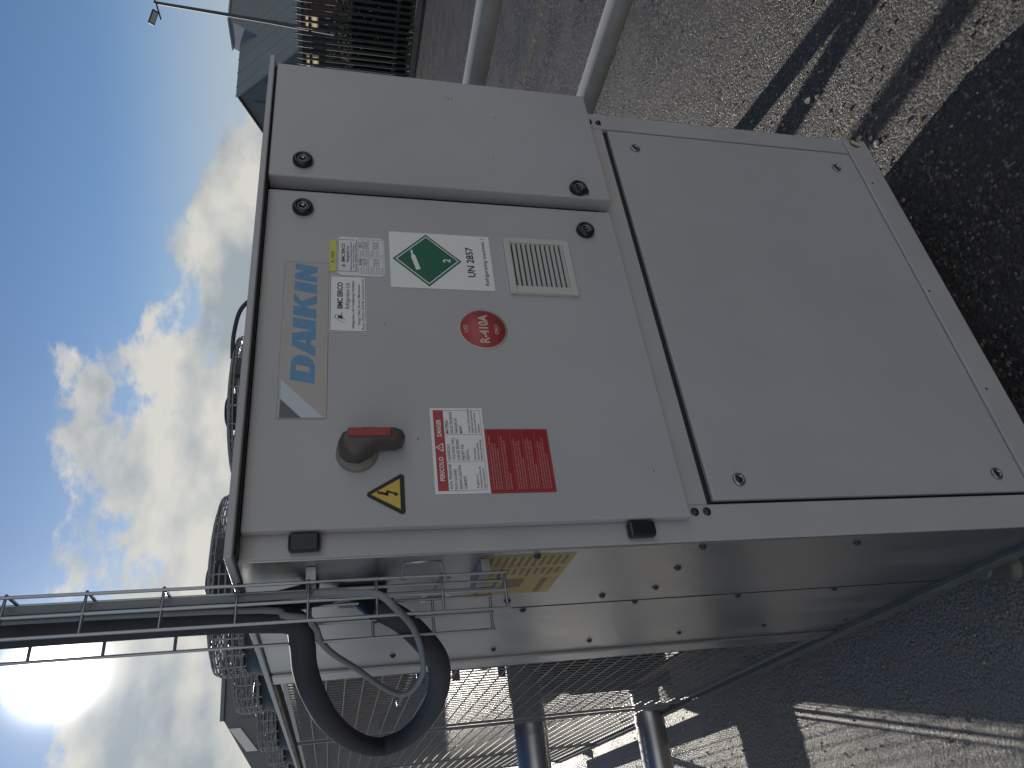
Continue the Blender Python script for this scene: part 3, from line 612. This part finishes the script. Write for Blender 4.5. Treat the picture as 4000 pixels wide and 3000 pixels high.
# --- fans with wire baskets
def fan(x, y):
    b = MB(); r = .235; b.lathe((0, 0, 0), (0, 0, 1), [(-.014, .262), (.02, .255), (.035, .25), (.052, .25), (.052, .243), (.03, .243), (0, .25)], DARK, 40)
    f0 = b.build('fan', ch, (x, y, RF+.0165)); 
    g = MB()
    for k in range(28):
        t = k/28*2*math.pi; c, s_ = math.cos(t), math.sin(t)
        g.tube([(c*.252, s_*.252, .05), (c*.254, s_*.254, .112), (c*.247, s_*.247, .136), (c*.20, s_*.20, .147), (c*.08, s_*.08, .153)], .0026, WIRE, 4, False)
    for rr, zz in ((.254, .062), (.255, .079), (.255, .096), (.254, .112), (.252, .126), (.247, .136), (.222, .143), (.198, .147), (.172, .150), (.146, .151), (.12, .152), (.082, .154)):
        g.tube([(rr*math.cos(k/28*6.2832), rr*math.sin(k/28*6.2832), zz) for k in range(29)], .0026, WIRE, 4, False)
    g.build('fan_guard', f0)
    h = MB(); h.lathe((0, 0, .05), (0, 0, 1), [(-.03, .063), (.105, .063), (.122, .056), (.128, .04), (.128, 0)], DARK, 24); h.build('fan_motor', f0)
    for k in range(5):
        t = k/5*6.2832; a = MB(); c, s_ = math.cos(t), math.sin(t); c2, s2 = math.cos(t+.5), math.sin(t+.5)
        a.add([(c*.07, s_*.07, .03), (c*.235, s_*.235, .02), (c2*.235, s2*.235, .065), (c2*.07, s2*.07, .08)], [(0, 1, 2, 3)], DARK); a.add([(c*.07, s_*.07, .026), (c*.235, s_*.235, .016), (c2*.235, s2*.235, .061), (c2*.07, s2*.07, .076)], [(3, 2, 1, 0)], DARK)
        a.build('fan_blade', f0)
    j = MB(); j.box(-.03, .03, -.255, -.275, .085, .12, DARK); j.build('terminal_box', f0)
for x, y in ((.31, 1.04), (.895, 1.06), (.31, 1.62), (.895, 1.62), (.31, 2.62), (.895, 2.62), (.31, 3.2), (.895, 3.2), (.31, 3.78), (.895, 3.78)): fan(x, y)
b = MB(); b.tube(smooth_path([(1.19, .78, RF+.018), (1.17, .78, 1.83), (1.12, .79, 1.885), (1.04, .82, 1.905), (.96, .84, 1.905)], 6), .007, HOSE, 8); P('fan_cable', b)
b = MB(); b.box(1.05, 1.17, .78, .80, RF+.0165, RF+.045, DARK); P('cable_clamp', b)
# --- spring feet
for x, y in ((.0, .28), (1.10, .36), (.04, 1.45), (1.14, 1.45), (.05, 2.9), (1.14, 2.9), (.05, 4.0), (1.14, 4.0)):
    b = MB(); big = y in (1.45,)
    b.lathe((0, 0, 0), (0, 0, 1), [(0, .036), (.008, .036), (.012, .022), (.03, .027), (.045, .021), (.06, .027), (.075, .022), (.087, .027), (.087, 0)], mat('dull_spring', (.12, .12, .115), .5, metal=.5), 20); b.build('spring_foot', ch, (x, y, 0))

# --- clad water pipes coming out of the rear of the side
def cpipe(z, y, r, label):
    o = empty('water_pipe', (0, y, z)); tag(o, label, 'pipe', None)
    b = MB(); b.cyl((.55, 0, 0), (-3.2, .10, -.0), r, PIPEM, 40); b.build('cladding', o)
    for x in (-.02, -1.0, -2.0, -3.0):
        b = MB(); b.cyl((x, .027*(.55-x), 0), (x-.025, .027*(.55-x), 0), r+.0025, PIPEM, 40); b.build('clad_seam', o)
cpipe(.753, 2.20, .070, 'upper of two shiny clad water pipes leaving the chiller side'); cpipe(.200, 2.20, .066, 'lower of two shiny clad water pipes leaving the chiller side')

# ------------------------------------------------------------ cable tray, conduit and cables on the side
tr = empty('cable_tray', (-.03, .085, 1.31)); tag(tr, 'vertical steel wire basket tray rising past the roof against the sky', 'cable tray')
O = Vector((-.03, .085, 1.31)); ZT = 3.6
def tw(name, pts, r=.0024): b = MB(); b.tube([Vector(p)-O for p in pts], r, TRAYW, 6); b.build(name, tr)
bx, lx, ya, yb = -.028, -.088, .022, .150
for x, y in ((bx, ya), (bx, .064), (bx, .107), (bx, yb), (-.058, ya-.002), (-.058, yb+.002), (lx, ya-.003), (lx, yb+.003)): tw('long_wire', [(x-.003, y, 1.31), (x-.003, y, ZT)], .0026)
zz = 1.315
while zz < ZT:
    tw('cross_wire', [(lx-.003, ya-.003, zz), (-.058, ya-.002, zz), (bx, ya, zz), (bx, yb, zz), (-.058, yb+.002, zz), (lx-.003, yb+.003, zz)], .0026); zz += .105
tw('bracket', [(-.03, .0356, 1.478), (-.03, .030, 1.486), (-.03, -.046, 1.4875), (-.03, -.046, 1.429), (-.03, .034, 1.411), (-.03, .040, 1.404)], .0022)
for zb_ in (1.335, 1.62):
    b = MB(); b.box(-.026, -.0035, .03, .14, zb_, zb_+.015, GALV); o = b.build('tray_bracket', tr); o.location = -O
HP = [(-.058, .112, 3.6), (-.058, .112, 2.6), (-.058, .110, 2.1), (-.058, .106, 1.80), (-.062, .104, 1.70), (-.068, .112, 1.652), (-0.09, 0.155, 1.642), (-0.12, 0.212, 1.638), (-0.15, 0.285, 1.624), (-0.17, 0.453, 1.597), (-0.18, 0.675, 1.548), (-0.18, 0.843, 1.482), (-0.17, 0.817, 1.42), (-0.15, 0.666, 1.383), (-0.13, 0.455, 1.378), (-0.11, 0.288, 1.398), (-0.09, 0.2, 1.434), (-0.065, 0.16, 1.472), (-0.045, 0.150, 1.508), (-0.022, 0.166, 1.533)]
cd = empty('flexible_conduit', (-.058, .112, 1.8)); tag(cd, 'thick dark grey flexible conduit looping beside the cable tray', 'conduit')
b = MB(); b.tube(smooth_path(HP, 7), .0215, HOSE, 20); o = b.build('hose', cd); o.location = (.058, -.112, -1.8)
b = MB(); b.cyl((-.045, .150, 1.508), (-.003, .172, 1.545), .027, BLACKP, 16); b.box(-.022, -.003, .135, .21, 1.50, 1.585, BLACKP, .004); o = b.build('gland', cd); o.location = (.058, -.112, -1.8)
def cable(pts, r, m_, label, grp=None):
    b = MB(); b.tube(smooth_path(pts, 6), r, m_, 10); o = b.build('cable'); tag(o, label, 'cable', grp); return o
cable([(-.045, .040, 3.6), (-.045, .040, 1.75), (-.05, .02, 1.62), (-0.06, -0.005, 1.56), (-0.07, -0.02, 1.524), (-0.09, -0.010, 1.498), (-0.1, 0.065, 1.466), (-0.11, 0.194, 1.439), (-0.12, 0.336, 1.423), (-0.13, 0.447, 1.436), (-0.13, 0.462, 1.462), (-0.12, 0.4, 1.504), (-0.11, 0.308, 1.544), (-0.1, 0.215, 1.589), (-0.09, 0.152, 1.612), (-0.08, 0.09, 1.623), (-0.07, 0.066, 1.66), (-.05, .075, 1.9), (-.048, .075, 3.6)], .0056, CABLE, 'thin light grey cable looping inside the thick conduit loop')
cable([(-.036, .098, 3.6), (-.036, .100, 1.9), (-.035, .136, 1.70), (-.02, .15, 1.60), (-.004, .165, 1.56)], .009, HOSE, 'short dark cable in the tray dropping to the conduit gland')
cable([(-.044, .060, 3.6), (-.044, .062, 1.9), (-.040, .066, 1.72), (-.02, .10, 1.655), (-.003, .12, 1.62)], .0085, HOSE, 'dark cable beside the conduit in the tray ending at the steel side panel')
b = MB(); b.box(-.02, .02, -.012, .012, -.04, .04, BLACKP, .003); tag(b.build('junction_clip', loc=(-.082, .168, 2.18)), 'small dark clip sticking out of the tray high against the sky', 'clip')

# ------------------------------------------------------------ steel guard rail beyond the cabinet
gr = empty('guard_rail', (2.1, 1.37, 0)); tag(gr, 'galvanised two rail pipe barrier behind the right side of the cabinet', 'barrier')
for z in (1.075, .605):
    b = MB(); b.cyl((0, -6, z), (0, 9, z), .0455, GALVP, 32); b.build('rail', gr)
for dy in (0, 2.4, 4.8, 7.2, -3.4, -5.4):
    b = MB(); b.cyl((.0, dy, 0), (.0, dy, 1.03), .050, GALVP, 24); b.box(-.09, .09, dy-.09, dy+.09, 0.001, .012, GALVP); b.build('post', gr)

# ------------------------------------------------------------ palisade fence
FG = mat('dark_green_steel', (0.006, 0.016, 0.017), .5, var=.25, vscale=5)
fe = empty('palisade_fence', (13.42, 5.0, .06)); fe.rotation_euler = (0, 0, math.atan2(1.84, .29) - math.pi/2)
tag(fe, 'dark green steel palisade fence with pointed pales across the road', 'fence')
b = MB()
w = .034; b.prism([(0, -w, 0), (-.012, -w*.35, 0), (-.012, w*.35, 0), (0, w, 0)], (0, 0, 2.2), FG)
b.add([(0, -w, 2.2), (-.012, -w*.35, 2.2), (-.012, w*.35, 2.2), (0, w, 2.2), (-.002, -.006, 2.36), (-.002, .006, 2.36)], [(0, 1, 4), (1, 2, 5, 4), (2, 3, 5), (0, 4, 5, 3)], FG)
pale = b.build('pale', fe, (-.04, -7.0, .05))
for i in range(1, 105):
    q = pale.copy(); COL.objects.link(q); q.parent = fe; q.location = (-.04, -7.0+i*.1545, .05); q.rotation_euler = (0, 0, random.uniform(-.05, .05))
for z in (2.07, .35):
    b = MB(); b.box(-.025, .025, -7.2, 9.2, z, z+.055, FG); b.build('fence_rail', fe)
for i in range(7):
    b = MB(); b.box(.03, .11, -7+i*2.7, -6.9+i*2.7, 0, 2.12, FG); b.build('fence_post', fe)

# ------------------------------------------------------------ vegetation
LEAF = mat('dark_leaf', (0.012, 0.018, 0.009), .85, spec=.15, var=.5, vscale=2.5); LEAF2 = mat('brown_leaf', (0.03, 0.02, 0.013), .85, spec=.15, var=.4, vscale=3); GRS = mat('grass_blade', (0.045, 0.10, 0.02), .6, var=.4, vscale=3)
hd = MB(); hd.keep = True
for i in range(26000):
    y = random.uniform(-5, 20); dx = random.uniform(0, 1.0); x = 13.0 + (y+6)*.059 + 1.05 + dx*1.3
    top = 1.58 + .16*math.sin(y*1.7) + .10*math.sin(y*4.3) + .12*math.sin(y*9.1); z = .1 + random.random()**.8*top
    if z > top: continue
    c = Vector((x, y, z)); a = Vector((random.gauss(0, 1), random.gauss(0, 1), random.gauss(0, .7))).normalized(); n_ = a.orthogonal().normalized(); l = random.uniform(.05, .11)
    hd.add([c, c+a*l*.5+n_*l*.28, c+a*l, c+a*l*.5-n_*l*.28], [(0, 1, 2, 3)], LEAF if random.random() < .8 else LEAF2)
h0 = empty('hedge', (14.6, 6, .06)); tag(h0, 'dense dark hedge growing just behind the palisade fence', 'hedge')
o = hd.build('foliage', h0); o.location = (-14.6, -6, -.06)
tb = MB()
for i in range(60):
    y = -5+i*.42; x = 14.6+(y)*.059+.5; tb.tube([(x, y, 0), (x+random.uniform(-.1, .1), y+random.uniform(-.15, .15), .9), (x+random.uniform(-.2, .2), y+random.uniform(-.3, .3), 1.7)], .02, mat('bark', (.05, .035, .025), .8), 5, False)
o = tb.build('stems', h0); o.location = (-14.6, -6, -.06)
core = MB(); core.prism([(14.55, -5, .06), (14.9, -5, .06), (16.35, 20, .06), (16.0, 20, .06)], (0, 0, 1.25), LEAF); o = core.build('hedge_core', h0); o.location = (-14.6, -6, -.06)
gs = MB(); gs.keep = True
for i in range(6500):
    y = random.uniform(-4, 18); cl = math.sin(y*1.3)+math.sin(y*3.1+1)
    x = 13.08 + (y+6)*.059 + abs(random.gauss(0, .22)); h = random.uniform(.05, .18)*(1.25 if cl > 0 else .7)
    a = random.uniform(0, 6.28); lx_, ly_ = math.cos(a)*.012, math.sin(a)*.012
    gs.add([(x-lx_, y-ly_, .06), (x+lx_, y+ly_, .06), (x+random.uniform(-.05, .05), y+random.uniform(-.05, .05), .06+h)], [(0, 1, 2)], GRS)
tag(gs.build('grass'), kind='stuff')

# ------------------------------------------------------------ buildings
CLAD = mat('grey_green_cladding', (0.28, 0.295, 0.275), .5, metal=.1, var=.08, vscale=.6); CLADD = mat('slate_cladding', (0.11, 0.125, 0.135), .55, var=.10, vscale=.5); CLADB = mat('blue_grey_cladding', (0.17, 0.20, 0.24), .5, var=.1, vscale=.5)
TRIM = mat('pale_trim', (.24, .27, .27), .5); GLASS = mat('dark_glass', (.03, .035, .04), .1)
A = Vector((35.72, 25.68, 6.91)); dv = Vector((.985, -.17, 0)).normalized(); wv = Vector((.17, .985, 0)).normalized()
def at(t, s_, z): return Vector((A.x, A.y, 0)) + dv*t + wv*s_ + Vector((0, 0, z))
rb = empty('grey_shed', at(0, 0, 0)); tag(rb, 'grey green pitched roof industrial shed beyond the hedge at the right', 'building'); O2 = at(0, 0, 0)
def RBp(name, mb, lab_=None): o = mb.build(name, rb); o.location = -O2; tag(o, lab_); return o
EZ = 2.95
b = MB(); b.prism([at(0, -4.3, 0), at(0, -4.3, EZ), at(0, 0, 6.91), at(0, 9.6, EZ), at(0, 9.6, 0)], dv*26, CLADD); RBp('wall', b)
b = MB()   # near roof slope with raised seams
b.prism([at(-.15, -4.5, EZ-.12), at(-.15, 0, 6.93), at(-.15, 0, 7.0), at(-.15, -4.5, EZ-.02)], dv*26.3, CLAD)
RBp('roof_slope', b)
for k in range(26):
    b = MB(); t0 = .4+k*1.0; b.prism([at(t0, -4.45, EZ), at(t0, 0, 6.99), at(t0, 0, 7.03), at(t0, -4.45, EZ+.04)], dv*.08, CLAD); RBp('roof_seam', b)
b = MB(); b.prism([at(-.15, 0, 6.93), at(-.15, 9.8, EZ-.12), at(-.15, 9.8, EZ-.02), at(-.15, 0, 7.0)], dv*26.3, CLADD); RBp('roof_slope', b)
b = MB(); b.prism([at(-.25, -4.55, EZ-.2), at(-.25, 0, 6.86), at(-.25, 0, 7.02), at(-.25, -4.55, EZ-.02)], dv*.12, TRIM); RBp('verge_trim', b)
for k in range(9):
    s_ = -3.9+k*1.45; h = EZ-.3 + (min(1, 1-abs(s_)/4.3) if s_ < 0 else 1-s_/9.6)*3.6
    b = MB(); b.prism([at(-.03, s_, .1), at(-.03, s_+.08, .1), at(-.03, s_+.08, h), at(-.03, s_, h)], -dv*.04, CLADD); RBp('wall_seam', b)
ub = empty('upper_block', at(2.5, 0, 0)); tag(ub, 'blue grey taller flat block rising behind the shed ridge at the top corner', 'building')
O3 = at(2.5, 0, 0)
b = MB(); b.prism([at(2.6, -1.2, 5.0), at(4.0, -1.2, 7.45), at(26, -1.2, 7.45), at(26, -1.2, 5.0)], wv*1.9, CLADB); o = b.build('wall', ub); o.location = -O3
for k in range(7):
    b = MB(); b.prism([at(6+k*3, -1.23, 5.6), at(6.1+k*3, -1.23, 5.6), at(6.1+k*3, -1.23, 7.2), at(6+k*3, -1.23, 7.2)], -wv*.05, CLADD); o = b.build('panel_joint', ub); o.location = -O3
b = MB(); b.prism([at(3.95, -1.3, 7.451), at(26.1, -1.3, 7.451), at(26.1, -1.3, 7.54), at(3.95, -1.3, 7.54)], wv*2.1, TRIM); o = b.build('parapet_cap', ub); o.location = -O3

# brick building with cream windows and a dull red container, seen through the pales
BRK = mat('dull_red_brick', (.03, .022, .020), .8, var=.4, vscale=4, bump=.3, bscale=30); CRW = mat('cream_render', (.62, .52, .38), .7, var=.1)
bb = empty('brick_building', (24.5, 17.0, .06)); tag(bb, 'low dull brick building with cream window panels glimpsed between the pales', 'building')
bb.rotation_euler = (0, 0, rad(-4))
b = MB(); b.box(0, 7, -5.6, 9, 0, 2.80, BRK); b.build('wall', bb)
b = MB(); b.box(-.02, 7.05, -5.7, 9.1, 2.801, 2.92, CLADD); b.build('roof', bb)
LITW = bpy.data.materials.new('lit_window'); LITW.use_nodes = True; _b = LITW.node_tree.nodes['Principled BSDF']
_b.inputs['Base Color'].default_value = (.6, .5, .35, 1); _b.inputs['Emission Color'].default_value = (1, .66, .38, 1); _b.inputs['Emission Strength'].default_value = .4
for k in range(6):
    f = MB(); f.box(-.05, -.001, -4.15+k*2.45, -2.75+k*2.45, 2.22, 2.66, CRW); fo = f.build('window', bb)
    for wz in (2.27, 2.47):
        g = MB(); g.box(-.06, -.051, -4.08+k*2.45, -2.82+k*2.45, wz, wz+.15, LITW); g.build('pane', fo)
rc = empty('shipping_container', (22.5, 12.7, .06)); rc.rotation_euler = (0, 0, rad(8)); RC = mat('dull_container_red', (.10, .034, .028), .55, var=.25, vscale=3)
tag(rc, 'dull red ribbed shipping container behind the hedge at the picture edge', 'container')
b = MB(); b.box(0, 2.4, -6, 0, .15, 2.5, RC); b.build('body', rc)
rb0 = MB(); rb0.box(-.03, -.001, 0, .08, .25, 2.4, RC); r0 = rb0.build('rib', rc, (0, -.15, 0))
for k in range(1, 28):
    q = r0.copy(); COL.objects.link(q); q.parent = rc; q.location = (0, -.15-k*.21, 0)
b = MB()
for z in (.14, 2.5): b.box(-.04, 2.44, -6.02, .02, z, z+.1, RC)
b.build('edge_rail', rc)

# lamp post
lp = empty('lamp_post', (20.3, 11.93, .06)); tag(lp, 'tall thin grey floodlight mast with tilted heads against the blue sky', 'lamp post')
PM = mat('weathered_mast', (.06, .068, .08), .5, metal=.4, var=.2, vscale=2)
b = MB(); b.cyl((0, 0, 0), (.09, -.16, 3.4), .075, PM, 14, .06); b.cyl((.09, -.16, 3.4), (.15, -.28, 6.55), .055, PM, 12, .042); b.build('mast', lp)
top = Vector((.15, -.28, 6.45)); lat = Vector((-.534, .845, 0))
b = MB(); b.tube([top - lat*.5 + Vector((0, 0, .25)), top + Vector((0, 0, .05)), top + lat*.42 + Vector((0, 0, -.05))], .022, PM, 8); b.build('cross_arm', lp)
for off, tz in ((.36, .12), (-.75, .30)):
    c = top + lat*off + Vector((-.12, -.05, tz))
    b = MB(); b.box(-.035, .035, -.20, .20, -.09, .09, PM, .02); o = b.build('floodlight', lp, c); o.rotation_euler = (rad(24), rad(-35), rad(32))
    g = MB(); g.box(-.042, -.036, -.16, .16, -.065, .065, mat('lamp_glass', (.55, .56, .55), .15)); g.build('lens', o)

# left rear industrial building
LBm = mat('left_cladding', (.16, .175, .19), .55, var=.12, vscale=.4)
def azp(az, D, z=0): return Vector((CP.x + D*math.cos(rad(az)), CP.y + D*math.sin(rad(az)), z))
def elz(el, D): return CP.z + D*math.tan(rad(el))
D0 = 28.0; c0 = azp(80.8, D0); rt = Vector((math.sin(rad(80.8)), -math.cos(rad(80.8)), 0)); bk = Vector((math.cos(rad(80.8)), math.sin(rad(80.8)), 0))
lb = empty('left_shed', c0); tag(lb, 'large grey blue shed with sloping gable behind the left of the chiller', 'building')
def lpnt(az, el): u = math.tan(rad(80.8-az))*D0; return Vector((0, 0, 0)) + rt*u + Vector((0, 0, elz(el, D0/math.cos(rad(80.8-az)))))
prof = [lpnt(62, 7.0), lpnt(80.8, 7.02), lpnt(83.81, 5.13), lpnt(87.5, 2.7), lpnt(92, 1.2)]
prof = prof + [Vector((prof[-1].x, prof[-1].y, 0)), Vector((prof[0].x, prof[0].y, 0))]
b = MB(); b.prism(prof, bk*14, LBm); b.build('wall', lb)
b = MB(); b.prism([lpnt(62, 7.0)+Vector((0, 0, .0)), lpnt(80.8, 7.02), lpnt(80.8, 7.02)+Vector((0, 0, .12)), lpnt(62, 7.0)+Vector((0, 0, .12))], -bk*.12, CLADB); b.build('parapet_cap', lb)
a1, a2 = lpnt(81.3, 5.95), lpnt(82.8, 4.75); b = MB(); b.prism([a1, a2, a2+Vector((0, 0, .35)), a1+Vector((0, 0, .35))], -bk*.08, mat('white_fascia', (.78, .78, .74), .4)); b.build('fascia', lb, -bk*.001)
js = MB(); js.box(-.04, .04, -.05, 0, 0, 4.6, LBm); 
for k in range(26):
    u = -6.2+k*.9; top_ = 4.55 if u > 0 else 4.4+u*.42
    if top_ < 1: continue
    q = MB(); q.prism([rt*u, rt*(u+.08), rt*(u+.08)+Vector((0, 0, top_)), rt*u+Vector((0, 0, top_))], -bk*.05, LBm); q.build('wall_seam', lb)
b = MB(); b.prism([rt*1.0+Vector((0, 0, .0)), rt*3.8, rt*3.8+Vector((0, 0, 3.2)), rt*1.0+Vector((0, 0, 3.2))], -bk*.06, CLADB); b.build('shutter_door', lb)

# orange plastic barrier behind the chiller
ob = empty('plastic_barrier', (.16, 8.4, 0)); tag(ob, 'bright orange plastic barrier standing behind the chiller at the left edge', 'barrier'); OR = mat('orange_plastic', (.75, .12, .03), .4, var=.1)
for z0, z1 in ((.08, .28), (.45, .62), (.80, .98)):
    b = MB(); b.box(-.95, .30, -.03, .03, z0, z1, OR, .015); b.build('panel', ob)
for x in (-.95, -.33, .22):
    b = MB(); b.box(x, x+.08, -.028, .028, .0, .98, OR, .01); b.build('upright', ob)
for x in (-.8, .1):
    b = MB(); b.box(x, x+.12, -.25, .25, .001, .07, BLACKP, .01); b.build('foot', ob)
